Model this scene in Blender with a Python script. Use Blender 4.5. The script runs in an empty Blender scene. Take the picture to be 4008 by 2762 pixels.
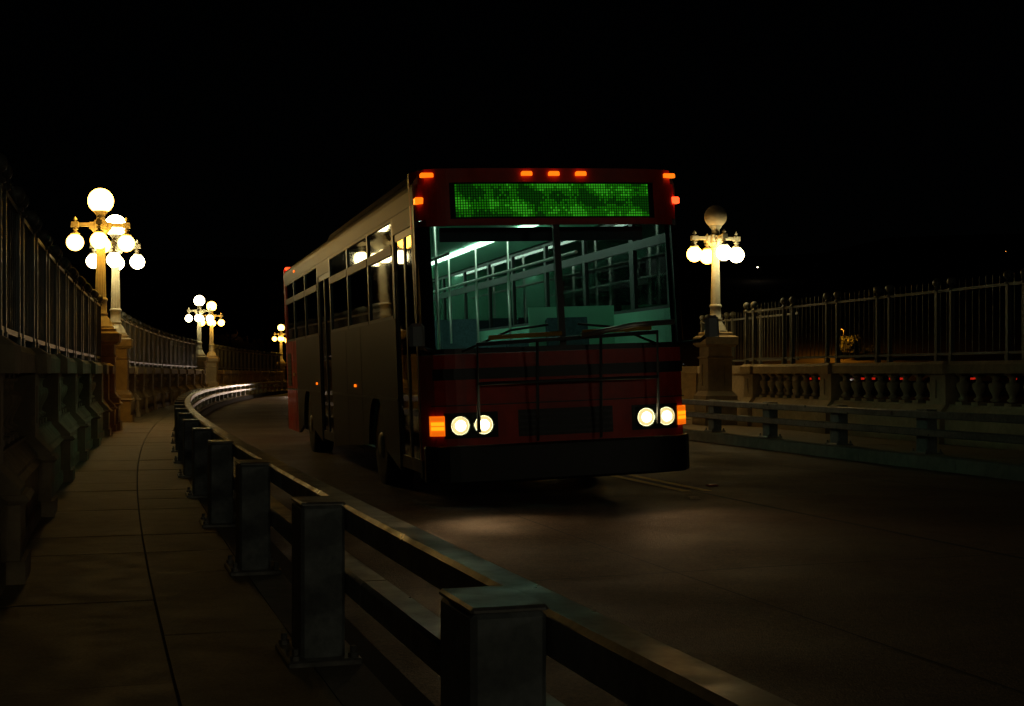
import bpy, math, random
from mathutils import Vector, Matrix
random.seed(7)
R = math.radians
SC = bpy.context.scene
COL = SC.collection

# ------------------------------------------------------------------ camera, sky, exposure
cam_d = bpy.data.cameras.new("camera")
cam = bpy.data.objects.new("camera", cam_d)
COL.objects.link(cam)
SC.camera = cam
cam.location = (0, 0, 1.22)
cam.rotation_euler = (R(90), 0, 0)
cam_d.sensor_width = 36
cam_d.lens = 47.4
cam_d.shift_y = 0.0203
cam_d.clip_start = 0.05
cam_d.clip_end = 6000

world = bpy.data.worlds.new("World")
SC.world = world
world.use_nodes = True
wn = world.node_tree.nodes
sky = wn.new("ShaderNodeTexSky")
sky.sky_type = 'NISHITA'
sky.sun_disc = False
sky.sun_elevation = R(24)
sky.sun_rotation = R(200)
wn["Background"].inputs[1].default_value = 0.00004
world.node_tree.links.new(sky.outputs[0], wn["Background"].inputs[0])

ambient_fill_d = bpy.data.lights.new("ambient_fill", 'SUN')  # faint bluish ambient fill added for the dark areas, no moon in view
ambient_fill_d.energy = 0.0005
ambient_fill_d.angle = R(0.5)
ambient_fill_d.color = (0.75, 0.85, 1.0)
ambient_fill = bpy.data.objects.new("ambient_fill", ambient_fill_d)
COL.objects.link(ambient_fill)
ambient_fill.rotation_euler = (R(66), 0, R(-20))

SC.view_settings.view_transform = 'Standard'
SC.view_settings.look = 'None'
SC.view_settings.exposure = 0.0
SC.view_settings.gamma = 1.0
SC.view_settings.use_curve_mapping = False
SC.render.engine = 'CYCLES'
cy = SC.cycles
cy.use_denoising = True
cy.max_bounces = 6
cy.diffuse_bounces = 3
cy.glossy_bounces = 3
cy.transmission_bounces = 4
cy.transparent_max_bounces = 16
cy.sample_clamp_indirect = 3.0
cy.sample_clamp_direct = 0.0
cy.use_light_tree = True
cy.caustics_reflective = False
cy.caustics_refractive = False

# ------------------------------------------------------------------ the road's curve
CX, CY, R0 = 305.3, 98.9, 320.0
PHI0 = math.asin(CY / R0)
def phi(s): return PHI0 - s / R0
def P(r, s, z=0.0):
    a = phi(s)
    return Vector((CX - r * math.cos(a), CY - r * math.sin(a), z))
SW = 0.17                       # the pavements' height above the carriageway
ROAD_L, ROAD_R = 319.95, 310.95
ROAD_C = 315.3

# ------------------------------------------------------------------ materials
MATS = {}
def mat(name, col, rough=0.7, metal=0.0, vary=None, bump=None, emit=None, spec=0.5, coat=0.0, rvary=None, streak=None):
    if name in MATS: return MATS[name]
    m = bpy.data.materials.new(name); MATS[name] = m
    m.use_nodes = True
    nt = m.node_tree; N = nt.nodes; L = nt.links
    b = N["Principled BSDF"]
    b.inputs["Base Color"].default_value = (*col, 1)
    b.inputs["Roughness"].default_value = rough
    b.inputs["Metallic"].default_value = metal
    b.inputs["Specular IOR Level"].default_value = spec
    b.inputs["Coat Weight"].default_value = coat
    tc = None
    if vary or bump or rvary:
        tc = N.new("ShaderNodeTexCoord")
        src = tc.outputs["Object"]
    if vary:
        facs = []
        for sc, amt in vary:
            n = N.new("ShaderNodeTexNoise"); n.inputs["Scale"].default_value = sc; n.inputs["Detail"].default_value = 6
            n.inputs["Roughness"].default_value = 0.62
            if streak:
                mp = N.new("ShaderNodeMapping"); mp.inputs["Scale"].default_value = streak
                L.new(src, mp.inputs[0]); L.new(mp.outputs[0], n.inputs["Vector"])
            else:
                L.new(src, n.inputs["Vector"])
            mr = N.new("ShaderNodeMapRange")
            mr.inputs[1].default_value = 0.3; mr.inputs[2].default_value = 0.7
            mr.inputs[3].default_value = 1 - amt; mr.inputs[4].default_value = 1 + amt
            L.new(n.outputs["Fac"], mr.inputs[0]); facs.append(mr.outputs[0])
        f = facs[0]
        for g in facs[1:]:
            mm = N.new("ShaderNodeMath"); mm.operation = 'MULTIPLY'
            L.new(f, mm.inputs[0]); L.new(g, mm.inputs[1]); f = mm.outputs[0]
        vm = N.new("ShaderNodeVectorMath"); vm.operation = 'SCALE'
        vm.inputs[0].default_value = col
        L.new(f, vm.inputs["Scale"]); L.new(vm.outputs[0], b.inputs["Base Color"])
    if rvary:
        n = N.new("ShaderNodeTexNoise"); n.inputs["Scale"].default_value = rvary[0]; n.inputs["Detail"].default_value = 5
        L.new(src, n.inputs["Vector"])
        mr = N.new("ShaderNodeMapRange"); mr.inputs[1].default_value = 0.3; mr.inputs[2].default_value = 0.7
        mr.inputs[3].default_value = rvary[1]; mr.inputs[4].default_value = rvary[2]
        L.new(n.outputs["Fac"], mr.inputs[0]); L.new(mr.outputs[0], b.inputs["Roughness"])
    if bump:
        last = None
        for sc, st, dist in bump:
            n = N.new("ShaderNodeTexNoise"); n.inputs["Scale"].default_value = sc; n.inputs["Detail"].default_value = 5
            L.new(src, n.inputs["Vector"])
            bp = N.new("ShaderNodeBump"); bp.inputs["Strength"].default_value = st; bp.inputs["Distance"].default_value = dist
            L.new(n.outputs["Fac"], bp.inputs["Height"])
            if last: L.new(last, bp.inputs["Normal"])
            last = bp.outputs[0]
        L.new(last, b.inputs["Normal"])
    if emit:
        b.inputs["Emission Color"].default_value = (*emit[0], 1)
        b.inputs["Emission Strength"].default_value = emit[1]
    return m

def glass(name, tint, reflect=0.06):
    m = bpy.data.materials.new(name); m.use_nodes = True
    nt = m.node_tree; N = nt.nodes; L = nt.links
    N.remove(N["Principled BSDF"])
    t = N.new("ShaderNodeBsdfTransparent"); t.inputs[0].default_value = (*tint, 1)
    g = N.new("ShaderNodeBsdfGlossy"); g.inputs["Roughness"].default_value = 0.03
    lw = N.new("ShaderNodeFresnel"); lw.inputs[0].default_value = 1.5
    mx = N.new("ShaderNodeMixShader")
    L.new(lw.outputs[0], mx.inputs[0]); L.new(t.outputs[0], mx.inputs[1]); L.new(g.outputs[0], mx.inputs[2])
    L.new(mx.outputs[0], N["Material Output"].inputs[0])
    MATS[name] = m
    return m

STONE = mat("cast_stone", (0.42, 0.32, 0.19), 0.85, vary=[(1.3, .22), (9, .16)], bump=[(60, .25, .006), (9, .2, .01)])
STONE2 = mat("cast_stone_coping", (0.44, 0.34, 0.2), 0.85, vary=[(1.1, .22), (11, .18)], bump=[(70, .25, .006), (8, .25, .01)])
CONC = mat("pavement_concrete", (0.25, 0.185, 0.095), 0.6, vary=[(.5, .06), (11, .12), (70, .22)], bump=[(140, .4, .004), (30, .1, .003)], rvary=(5, .6, .8))
KERB = mat("kerb_concrete", (0.22, 0.19, 0.15), 0.8, vary=[(.9, .25), (7, .2)], bump=[(50, .3, .006)])
ROAD = mat("road_concrete", (0.10, 0.066, 0.038), 0.72, vary=[(.35, .25), (4, .2), (28, .35), (75, .5)], bump=[(110, 1.0, .010), (30, .4, .008)], rvary=(.8, .55, .85))
TAR = mat("joint_sealant", (0.012, 0.012, 0.012), 0.75)
GAP = mat("joint_dirt", (0.03, 0.027, 0.022), 0.95)
YELLOW = mat("yellow_road_paint", (0.75, 0.5, 0.06), 0.7, vary=[(5, .35), (40, .3)])
RAILM = mat("weathered_steel_rail", (0.22, 0.21, 0.19), 0.4, metal=0.6, vary=[(3, .35), (25, .25)], rvary=(7, .26, .55), bump=[(30, .12, .004)])
POSTM = mat("scuffed_steel_post", (0.16, 0.175, 0.17), 0.6, metal=0.25, vary=[(6, .4), (30, .22)], rvary=(9, .4, .75), bump=[(40, .15, .003)])
IRON = mat("painted_iron_fence", (0.13, 0.135, 0.12), 0.4, metal=0.2, vary=[(4, .2)])
LAMPM = mat("painted_lamp_iron", (0.7, 0.65, 0.5), 0.45, vary=[(5, .12), (30, .08)], bump=[(40, .1, .003)])
DARK = mat("black_trim", (0.012, 0.012, 0.012), 0.4)
RUBBER = mat("tyre_rubber", (0.015, 0.015, 0.015), 0.8)
RIM = mat("wheel_rim_steel", (0.35, 0.35, 0.34), 0.4, metal=0.8)
BUSRED = mat("bus_red_paint", (0.55, 0.03, 0.008), 0.38, vary=[(1.5, .2), (9, .15)], coat=0.25, rvary=(4, .28, .5))
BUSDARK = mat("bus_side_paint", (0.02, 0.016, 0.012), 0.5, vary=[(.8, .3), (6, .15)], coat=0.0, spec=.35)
BUSGREY = mat("bus_silver_band", (0.06, 0.057, 0.06), 0.5, metal=0.2, vary=[(1.2, .15)])
BUSROOF = mat("bus_roof_fairing", (0.10, 0.10, 0.105), 0.45, vary=[(1.2, .15)])
INNER = mat("bus_interior_panel", (0.26, 0.66, 0.46), 0.6, vary=[(2, .08)])  # green cast of the cabin lighting is put into the panel colour
SEATM = mat("bus_seat_fabric", (0.05, 0.09, 0.11), 0.9, vary=[(30, .3)])
STEEL = mat("grab_rail_steel", (0.6, 0.6, 0.55), 0.3, metal=0.8)
RACKY = mat("yellow_rack_bar", (0.65, 0.38, 0.03), 0.4)
CHROME = mat("reflector_bowl", (0.8, 0.8, 0.8), 0.15, metal=1.0)
TUBE = mat("bus_ceiling_light", (0.8, 0.9, 0.85), 0.5, emit=((0.78, 1.0, 0.82), 4.2))
HEAD = mat("headlight_lens", (0.9, 0.9, 0.9), 0.2, emit=((1.0, 0.74, 0.42), 22))
HEADRIM = mat("headlight_rim", (0.9, 0.9, 0.9), 0.2, emit=((1.0, 0.62, 0.28), 1.6))
AMBDIM = mat("amber_lens_edge", (0.6, 0.2, 0.01), 0.2, emit=((1.0, 0.16, 0.003), .8))
AMBER = mat("amber_lens", (0.6, 0.2, 0.01), 0.2, emit=((1.0, 0.30, 0.005), 1.6))
MARK = mat("amber_marker_lens", (0.6, 0.15, 0.01), 0.2, emit=((1.0, 0.15, 0.004), 1.7))
REDMARK = mat("red_marker_lens", (0.5, 0.02, 0.01), 0.2, emit=((1.0, 0.05, 0.01), 4))
LED = mat("green_led", (0.02, 0.2, 0.02), 0.4, emit=((0.10, 1.0, 0.03), .34))
LEDLOW = mat("green_led_low", (0.02, 0.1, 0.02), 0.4, emit=((0.06, 1.0, 0.01), 0.045))
LEDDIM = mat("green_led_dim", (0.02, 0.2, 0.02), 0.4, emit=((0.07, 1.0, 0.01), 0.14))
SIGNGL = mat("sign_backing", (0.004, 0.006, 0.004), 0.5)
WINDOW = glass("bus_side_glass", (0.78, 0.90, 0.84))
WINDSH = glass("bus_windscreen_glass", (0.84, 0.94, 0.90))
BARK = mat("tree_bark", (0.10, 0.07, 0.045), 0.9, vary=[(8, .3)])
LEAF = mat("tree_leaf", (0.06, 0.075, 0.03), 0.7, vary=[(2, .4)])
LEAF2 = mat("tree_leaf_dark", (0.03, 0.045, 0.02), 0.7, vary=[(2, .4)])
SOIL = mat("canyon_soil", (0.05, 0.045, 0.03), 0.95, vary=[(.02, .4), (.3, .3)])
FARROAD = mat("far_road_concrete", (0.12, 0.11, 0.1), 0.85, vary=[(.5, .2)])
PLASTER = mat("house_plaster", (0.45, 0.38, 0.3), 0.9, vary=[(1, .15)])
ROOFT = mat("roof_tile", (0.16, 0.07, 0.045), 0.85, vary=[(3, .3)])
CARP = [mat("car_paint_silver", (0.25, 0.25, 0.26), .3, .5, coat=.5), mat("car_paint_blue", (0.03, 0.05, 0.12), .3, coat=.5),
        mat("car_paint_white", (0.5, 0.5, 0.48), .35, coat=.5), mat("car_paint_black", (0.012, 0.012, 0.014), .25, coat=.5)]
CARGL = mat("car_glass", (0.01, 0.012, 0.014), 0.08)
TAILL = mat("tail_light_lens", (0.4, 0.01, 0.01), 0.3, emit=((1.0, 0.03, 0.01), .35))
CARHEAD = mat("car_headlight_lens", (0.9, 0.9, 0.9), 0.2, emit=((1.0, 0.9, 0.75), 12))
def globe_mat(name, col, strength): return mat("globe_" + name, (0.8, 0.78, 0.7), 0.35, emit=(col, strength))
GS = 20.0
G_WARM = globe_mat("warm", (1.0, 0.485, 0.056), GS)
G_AMB = globe_mat("amber", (1.0, 0.56, 0.10), GS * .55)
G_WHITE = globe_mat("white", (1.0, 0.84, 0.42), GS)
G_COOL = globe_mat("cool", (1.0, 0.93, 0.66), GS)
G_OFF = mat("globe_unlit", (0.75, 0.62, 0.42), 0.4)

# ------------------------------------------------------------------ mesh helpers
class MB:
    def __init__(self): self.v = []; self.f = []; self.sm = []
    def add(self, vs, fs, smooth=False):
        o = len(self.v); self.v += [tuple(p) for p in vs]
        for f in fs: self.f.append([i + o for i in f]); self.sm.append(smooth)
        return self
    def box(self, x0, x1, y0, y1, z0, z1, ch=0.0):
        if ch <= 0:
            vs = [(x, y, z) for z in (z0, z1) for y in (y0, y1) for x in (x0, x1)]
            return self.add(vs, [(0, 2, 3, 1), (4, 5, 7, 6), (0, 1, 5, 4), (2, 6, 7, 3), (0, 4, 6, 2), (1, 3, 7, 5)])
        c = ch; o = [(x0 + c, y0), (x1 - c, y0), (x1, y0 + c), (x1, y1 - c), (x1 - c, y1), (x0 + c, y1), (x0, y1 - c), (x0, y0 + c)]
        ic = [(min(max(x, x0 + c), x1 - c), min(max(y, y0 + c), y1 - c)) for x, y in o]
        rings = [[(x, y, z0) for x, y in o], [(x, y, z1 - c) for x, y in o], [(x, y, z1) for x, y in ic]]
        return self.loft(rings, True, True)
    def loft(self, rings, cap0=True, cap1=True, smooth=False, closed=True):
        n = len(rings[0]); vs = [p for r in rings for p in r]; fs = []
        for i in range(len(rings) - 1):
            for j in range(n if closed else n - 1):
                k = (j + 1) % n
                fs.append((i * n + j, i * n + k, (i + 1) * n + k, (i + 1) * n + j))
        o = len(self.v); self.add(vs, fs, smooth)
        if cap0: self.f.append([o + i for i in range(n)][::-1]); self.sm.append(False)
        if cap1: self.f.append([o + (len(rings) - 1) * n + i for i in range(n)]); self.sm.append(False)
        return self
    def lathe(self, prof, n=16, c=(0, 0, 0), smooth=True, axis='z', square=False):
        rings = []
        for r, h in prof:
            ring = []
            for j in range(n):
                a = 2 * math.pi * (j + (.5 if square else 0)) / n
                x, y = r * math.cos(a), r * math.sin(a)
                p = (x, y, h) if axis == 'z' else ((h, x, y) if axis == 'x' else (x, h, y))
                ring.append((p[0] + c[0], p[1] + c[1], p[2] + c[2]))
            rings.append(ring)
        return self.loft(rings, True, True, smooth)
    def tube(self, pts, r, n=8, smooth=True):
        pts = [Vector(p) for p in pts]; rings = []
        for i, p in enumerate(pts):
            d = (pts[min(i + 1, len(pts) - 1)] - pts[max(i - 1, 0)]).normalized()
            u = d.cross(Vector((0, 0, 1)))
            if u.length < .01: u = d.cross(Vector((0, 1, 0)))
            u.normalize(); w = u.cross(d)
            rr = r[i] if isinstance(r, (list, tuple)) else r
            rings.append([p + (u * math.cos(a) + w * math.sin(a)) * rr for a in [2 * math.pi * j / n for j in range(n)]])
        return self.loft(rings, True, True, smooth)
    def prism(self, poly, a0, a1, axis='x'):
        n = len(poly)
        def q(p, a): return (a, p[0], p[1]) if axis == 'x' else ((p[0], a, p[1]) if axis == 'y' else (p[0], p[1], a))
        vs = [q(p, a0) for p in poly] + [q(p, a1) for p in poly]
        fs = [tuple(range(n))[::-1], tuple(range(n, 2 * n))] + [(i, (i + 1) % n, n + (i + 1) % n, n + i) for i in range(n)]
        return self.add(vs, fs)
    def sphere(self, c, r, n=20, m=12, zs=1.0):
        prof = [(max(r * math.sin(math.pi * i / m), r * .02), -r * zs * math.cos(math.pi * i / m)) for i in range(m + 1)]
        return self.lathe(prof, n, c)
    def sweep(self, prof, s0, s1, step=0.8, org=(0, 0, 0), caps=True):
        n = max(1, int(math.ceil((s1 - s0) / step))); o = Vector(org); rings = []
        for i in range(n + 1):
            s = s0 + (s1 - s0) * i / n
            rings.append([P(r, s, z) - o for r, z in prof])
        return self.loft(rings, caps, caps)
    def mesh(self, name):
        me = bpy.data.meshes.new(name); me.from_pydata(self.v, [], self.f)
        me.polygons.foreach_set("use_smooth", self.sm)
        me.update()
        import bmesh
        b = bmesh.new(); b.from_mesh(me); bmesh.ops.recalc_face_normals(b, faces=b.faces); b.to_mesh(me); b.free()
        return me

def link(name, data, parent=None, loc=(0, 0, 0), rz=0.0):
    o = bpy.data.objects.new(name, data); COL.objects.link(o)
    o.parent = parent; o.location = loc; o.rotation_euler = (0, 0, rz)
    return o
def part(name, mb, m, parent=None, loc=(0, 0, 0), rz=0.0):
    me = mb.mesh(name) if isinstance(mb, MB) else mb
    if m is not None and not me.materials: me.materials.append(m)
    return link(name, me, parent, loc, rz)
def thing(name, label, cat, loc=(0, 0, 0), rz=0.0, group=None):
    o = link(name, None, None, loc, rz); o.empty_display_size = .2
    o["label"] = label; o["category"] = cat
    if group: o["group"] = group
    return o
def struct(name, mb, m, label=None):
    o = part(name, mb, m); o["kind"] = "structure"
    if label: o["label"] = label
    return o
def bevel(o, w, seg=2):
    b = o.modifiers.new("bevel", 'BEVEL'); b.width = w; b.segments = seg; b.limit_method = 'ANGLE'; b.angle_limit = R(40)
    return o
def copy_tree(src, parent=None, loc=None, rz=None):
    c = src.copy(); COL.objects.link(c); c.parent = parent
    if loc is not None: c.location = loc
    if rz is not None: c.rotation_euler = (0, 0, rz)
    for ch in list(src.children): copy_tree(ch, c)
    return c

# ------------------------------------------------------------------ terrain, deck, road, pavements
def terr(x, y):
    d = math.hypot(x, y)
    h = -32 + max(0, d - 60) * .17 + 1.5 * math.sin(x * .031 + 1) * math.cos(y * .027)
    return h if d < 520 else -32 + 460 * .17 + 8 * math.sin(x * .006) + (d - 520) * .01
mb = MB(); G = 72; vs = []
ax = [-3000 * (abs(1 - 2 * i / G) ** 2.2) * (1 if i < G / 2 else -1) for i in range(G + 1)]
for j in range(G + 1):
    for i in range(G + 1): vs.append((ax[i], ax[j], terr(ax[i], ax[j])))
mb.add(vs, [(j * (G + 1) + i, j * (G + 1) + i + 1, (j + 1) * (G + 1) + i + 1, (j + 1) * (G + 1) + i) for j in range(G) for i in range(G)], True)
struct("ground", mb, SOIL)

S0, S1 = -14.0, 128.0
mb = MB().sweep([(322.4, -.9), (322.4, -.06), (308.0, -.06), (308.0, -.9)], S0, S1, 1.5)
struct("bridge_deck", mb, STONE)
mb = MB()
n = 95; rr = [ROAD_L + .02, 318.6, 317.0, ROAD_C, 313.6, 312.1, ROAD_R - .02]; zz = [0, .022, .042, .055, .042, .022, 0]
def road_z(r):
    for i in range(6):
        if rr[i] >= r >= rr[i + 1]: return zz[i] + (zz[i + 1] - zz[i]) * (rr[i] - r) / (rr[i] - rr[i + 1])
    return 0
mb.loft([[P(r, S0 + (S1 - S0) * i / n, z) for r, z in zip(rr, zz)] for i in range(n + 1)], False, False, True, closed=False)
road = struct("road", mb, ROAD)

def kerb_part(name, r_out, r_in):
    # kerb stones, each a piece of its own
    k = link(name, None); k["kind"] = "structure"
    s = -2.0; i = 0
    while s < 100:
        L_ = 2.4 if s < 42 else 6.0
        m_ = MB().sweep([(r_out, -.05), (r_out, SW), (r_in + .012 * (1 if r_in < r_out else -1), SW), (r_in, SW - .014), (r_in, -.05)], s + .006, s + L_ - .006, .8)
        part("kerb_stone", m_, KERB, k); s += L_
    return k
kerb_part("kerb_left", 320.0 + .14, ROAD_L)
kerb_part("kerb_right", 310.95 - .19, ROAD_R)

def pavement(name, rows, s_from, s_near, s_to, step):
    root = link(name, None); root["kind"] = "structure"
    r_lo = min(min(r) for r in rows); r_hi = max(max(r) for r in rows)
    part("joint_bed", MB().sweep([(r_lo - .3, -.04), (r_lo - .3, SW - .02), (r_hi + .01, SW - .02), (r_hi + .01, -.04)], s_from, s_to, 1.5), GAP, root)
    k = 0
    for ra, rb in rows:
        s = s_from
        while s < s_near:
            dz = random.uniform(-.0025, .0025)
            part("slab", MB().sweep([(ra, SW - .019), (ra, SW + dz), (rb, SW + dz), (rb, SW - .019)], s + .004, s + step - .004, .9), CONC, root)
            s += step
        part("slab", MB().sweep([(ra, SW - .019), (ra, SW), (rb, SW), (rb, SW - .019)], s + .005, s_to, 1.5), CONC, root)
    return root
pavement("pavement_left", [(320.144, 320.628), (320.640, 321.45)], -2.0, 33, S1, .875)
pavement("pavement_right", [(308.9, 310.74)], 2.0, 33, S1, 1.8)

def strip(name, r, w, s0, s1, m, dz=.004, parent=None):
    n = max(2, int((s1 - s0) / .8))
    mb = MB(); mb.loft([[P(r + w / 2, s0 + (s1 - s0) * i / n, road_z(r + w / 2) + dz), P(r - w / 2, s0 + (s1 - s0) * i / n, road_z(r - w / 2) + dz)] for i in range(n + 1)], False, False, False, closed=False)
    o = part(name, mb, m, parent)
    if parent is None: o["kind"] = "structure"
    return o
strip("road_joint", ROAD_C + .02, .05, 2, S1, TAR, .003, road)
strip("road_joint", 317.6, .012, 2, S1, TAR, .003, road)
strip("road_joint", 312.6, .03, 2, S1, TAR, .003, road)
for s in [x * 4.6 + 3.1 for x in range(20)]:
    m_ = MB(); m_.loft([[P(r, s - .008, road_z(r) + .0035) for r in rr[0:7]], [P(r, s + .008, road_z(r) + .0035) for r in rr[0:7]]], False, False, False, closed=False)
    part("road_joint", m_, TAR, road)
for o_ in (.11, -.11):
    strip("yellow_line", ROAD_C + o_, .10, 12.6, S1, YELLOW, .007, road)
# ------------------------------------------------------------------ balustrades
def sgn_prof(rc, sg, pts):            # pts: (distance from the centre line towards the road, z)
    return [(rc - sg * d, SW + z) for d, z in pts]
RB = {'L': (321.55, 1), 'R': (308.85, -1)}   # centre line radius; +1: the road lies at smaller radius

BAL = MB()
prof = [(.062, 0), (.062, .05), (.05, .055), (.075, .07), (.078, .085), (.046, .105), (.040, .125), (.05, .16), (.085, .225), (.098, .27), (.097, .30), (.088, .318), (.05, .33), (.044, .36), (.05, .395), (.075, .41), (.075, .425), (.05, .43)]
BAL.box(-.08, .08, -.08, .08, -.002, .045)
BAL.lathe([(r, z + .005) for r, z in prof if .05 <= z <= .43], 14)
BAL.box(-.08, .08, -.08, .08, .43, .482)
BAL_ME = BAL.mesh("baluster"); BAL_ME.materials.append(STONE)

def pedestal_mesh():
    # local: x towards the road, y along the parapet, z from the pavement
    m = MB()
    m.box(-.2, .315, -.25, .25, 0, .115)                                   # foot
    m.box(-.2, .29, -.225, .225, .115, .40)
    m.loft([[(-.2, -.25, .40), (.315, -.25, .40), (.315, .25, .40), (-.2, .25, .40)], [(-.2, -.265, .418), (.335, -.265, .418), (.335, .265, .418), (-.2, .265, .418)],
            [(-.2, -.25, .445), (.315, -.25, .445), (.315, .25, .445), (-.2, .25, .445)]])
    m.loft([[(-.2, -.225, .445), (.29, -.225, .445), (.29, .225, .445), (-.2, .225, .445)], [(-.2, -.225, .47), (.29, -.225, .47), (.29, .225, .47), (-.2, .225, .47)],
            [(-.19, -.21, .585), (.18, -.21, .585), (.18, .21, .585), (-.19, .21, .585)]])
    # shaft with a recessed panel
    x = .18; m.box(-.19, x - .02, -.21, .21, .585, 1.06)
    for y0, y1, z0, z1 in ((-.21, -.06, .585, 1.06), (.06, .21, .585, 1.06), (-.06, .06, .585, .68), (-.06, .06, .96, 1.06)):
        m.box(x - .0205, x, y0, y1, z0, z1)
    return m.mesh("pedestal")
PED_ME = pedestal_mesh(); PED_ME.materials.append(STONE)
m_ = MB().box(-.265, .265, -.26, .26, 1.052, 1.195).loft([[(-.265, -.26, 1.195), (.265, -.26, 1.195), (.265, .26, 1.195), (-.265, .26, 1.195)], [(-.2, -.2, 1.242), (.2, -.2, 1.242), (.2, .2, 1.242), (-.2, .2, 1.242)]], False, True)
PEDC_ME = m_.mesh("pedestal_cap"); PEDC_ME.materials.append(STONE2)

def local_rot(s, sg): return phi(s) if sg > 0 else phi(s) + math.pi

def balustrade(side, peds, label, each=True):
    rc, sg = RB[side]
    mid = P(rc, (peds[0] + peds[-1]) / 2, SW)
    root = thing("balustrade", label, "balustrade", mid)
    for s in peds:
        q = P(rc, s, SW) - mid
        pd = part("pedestal", PED_ME, None, root, q, local_rot(s, sg))
        part("pedestal_cap", PEDC_ME, None, pd)
    for a, b in zip(peds[:-1], peds[1:]):
        a2, b2 = a + .205, b - .205
        part("base_wall", MB().sweep(sgn_prof(rc, sg, [(-.19, 0), (.225, 0), (.225, .11), (.2, .115), (.2, .395), (.235, .415), (.2, .44), (.2, .465), (.115, .57), (.115, .592), (-.19, .592)]), a2, b2, .8, mid), STONE, root)
        part("coping", MB().sweep(sgn_prof(rc, sg, [(-.2, 1.055), (.2, 1.055), (.2, 1.185), (.15, 1.236), (-.15, 1.236), (-.2, 1.185)]), a + .261, b - .261, .8, mid), STONE2, root)
        n = max(2, int(round((b2 - a2) / .39)))
        joined = MB()
        for i in range(n):
            s = a2 + (b2 - a2) * (i + .5) / n
            q = P(rc, s, SW + .59) - mid
            if each: part("baluster", BAL_ME, None, root, q, local_rot(s, sg))
            else:
                joined.lathe([(.06, 0), (.078, .085), (.042, .12), (.098, .27), (.09, .32), (.045, .36), (.07, .47)], 8, q)
        if not each:
            o = part("baluster_row", joined, STONE, root); o["kind"] = "stuff"
    return root

# ------------------------------------------------------------------ iron fences on the parapets
POST = MB()
POST.lathe([(.052, 0), (.052, .10), (.042, .105), (.042, 1.075)], 4, square=True, smooth=False)
POST.lathe([(.034, 1.07), (.056, 1.08), (.056, 1.105), (.034, 1.115), (.028, 1.145)], 10)
POST_ME = POST.mesh("fence_post"); POST_ME.materials.append(IRON)
BALL_ME = MB().sphere((0, 0, 1.205), .07, 14, 10).mesh("ball_finial"); BALL_ME.materials.append(IRON)
PICK_ME = MB().lathe([(.0075, .115), (.0075, 1.19), (.002, 1.235)], 4, square=True, smooth=False).mesh("picket"); PICK_ME.materials.append(IRON)

def fence(side, s0, s1, period, label, each=True, rc=None, phase=0.0):
    r_, sg = RB[side]
    if rc is None: rc = r_
    mid = P(rc, (s0 + s1) / 2, SW + 1.236)
    root = thing("iron_fence", label, "fence", mid)
    for z, nm in ((1.075, "top_rail"), (.115, "bottom_rail")):
        part(nm, MB().sweep([(rc - .02, SW + 1.236 + z - .02), (rc - .02, SW + 1.236 + z + .02), (rc + .02, SW + 1.236 + z + .02), (rc + .02, SW + 1.236 + z - .02)], s0, s1, .9, mid), IRON, root)
    pick = MB(); posts = []
    s = s0 + phase
    while s < s1 + .3:
        for d in (-.2, .2):
            if s0 - .02 <= s + d <= s1 + .02:
                posts.append(s + d)
                po = part("fence_post", POST_ME, None, root, P(rc, s + d, SW + 1.236) - mid, phi(s))
                part("ball_finial", BALL_ME, None, po)
        s += period
    s = s0 + .09
    while s < s1 - .05:
        if all(abs(s - p) > .05 for p in posts):
            q = P(rc, s, SW + 1.236) - mid
            if each: part("picket", PICK_ME, None, root, q, phi(s))
            else: pick.lathe([(.0065, .115), (.0065, 1.235)], 4, q, False, square=True)
        s += .172
    if not each:
        o = part("picket_row", pick, IRON, root); o["kind"] = "stuff"
    return root

# ------------------------------------------------------------------ lamp piers and five-globe lamps
def pier_mesh():
    m = MB()
    def sq(h, z): return [(-h, -h, z), (h, -h, z), (h, h, z), (-h, h, z)]
    m.loft([sq(.37, 0), sq(.37, .16)]); m.loft([sq(.335, .16), sq(.335, .46)])
    m.loft([sq(.36, .46), sq(.39, .485), sq(.36, .515)])
    m.loft([sq(.345, .515), sq(.345, .60), sq(.265, .70)])
    a = .262
    m.loft([sq(a - .02, .70), sq(a - .02, 1.36)])
    for k in range(4):
        c, s = math.cos(k * math.pi / 2), math.sin(k * math.pi / 2)
        for y0, y1, z0, z1 in ((-a + .02, -.10, .70, 1.36), (.10, a - .02, .70, 1.36), (-.10, .10, .70, .80), (-.10, .10, 1.25, 1.36)):
            pts = [(x, y, z) for z in (z0, z1) for y in (y0, y1) for x in (a - .0205, a)]
            pts = [(x * c - y * s, x * s + y * c, z) for x, y, z in pts]
            m.add(pts, [(0, 2, 3, 1), (4, 5, 7, 6), (0, 1, 5, 4), (2, 6, 7, 3), (0, 4, 6, 2), (1, 3, 7, 5)])
    m.loft([sq(.275, 1.36), sq(.295, 1.38), sq(.275, 1.405)])
    m.loft([sq(.252, 1.405), sq(.252, 1.60)])
    return m.mesh("shaft")
def pier_cap_mesh():
    def sq(h, z): return [(-h, -h, z), (h, -h, z), (h, h, z), (-h, h, z)]
    m = MB(); m.loft([sq(.30, 1.60), sq(.315, 1.62), sq(.355, 1.655), sq(.355, 1.80), sq(.30, 1.835)])
    m.loft([sq(.27, 1.835), sq(.27, 1.885), sq(.24, 1.905)])
    return m.mesh("pier_cap")
PIER_ME = pier_mesh(); PIER_ME.materials.append(STONE)
PIERC_ME = pier_cap_mesh(); PIERC_ME.materials.append(STONE2)

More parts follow.
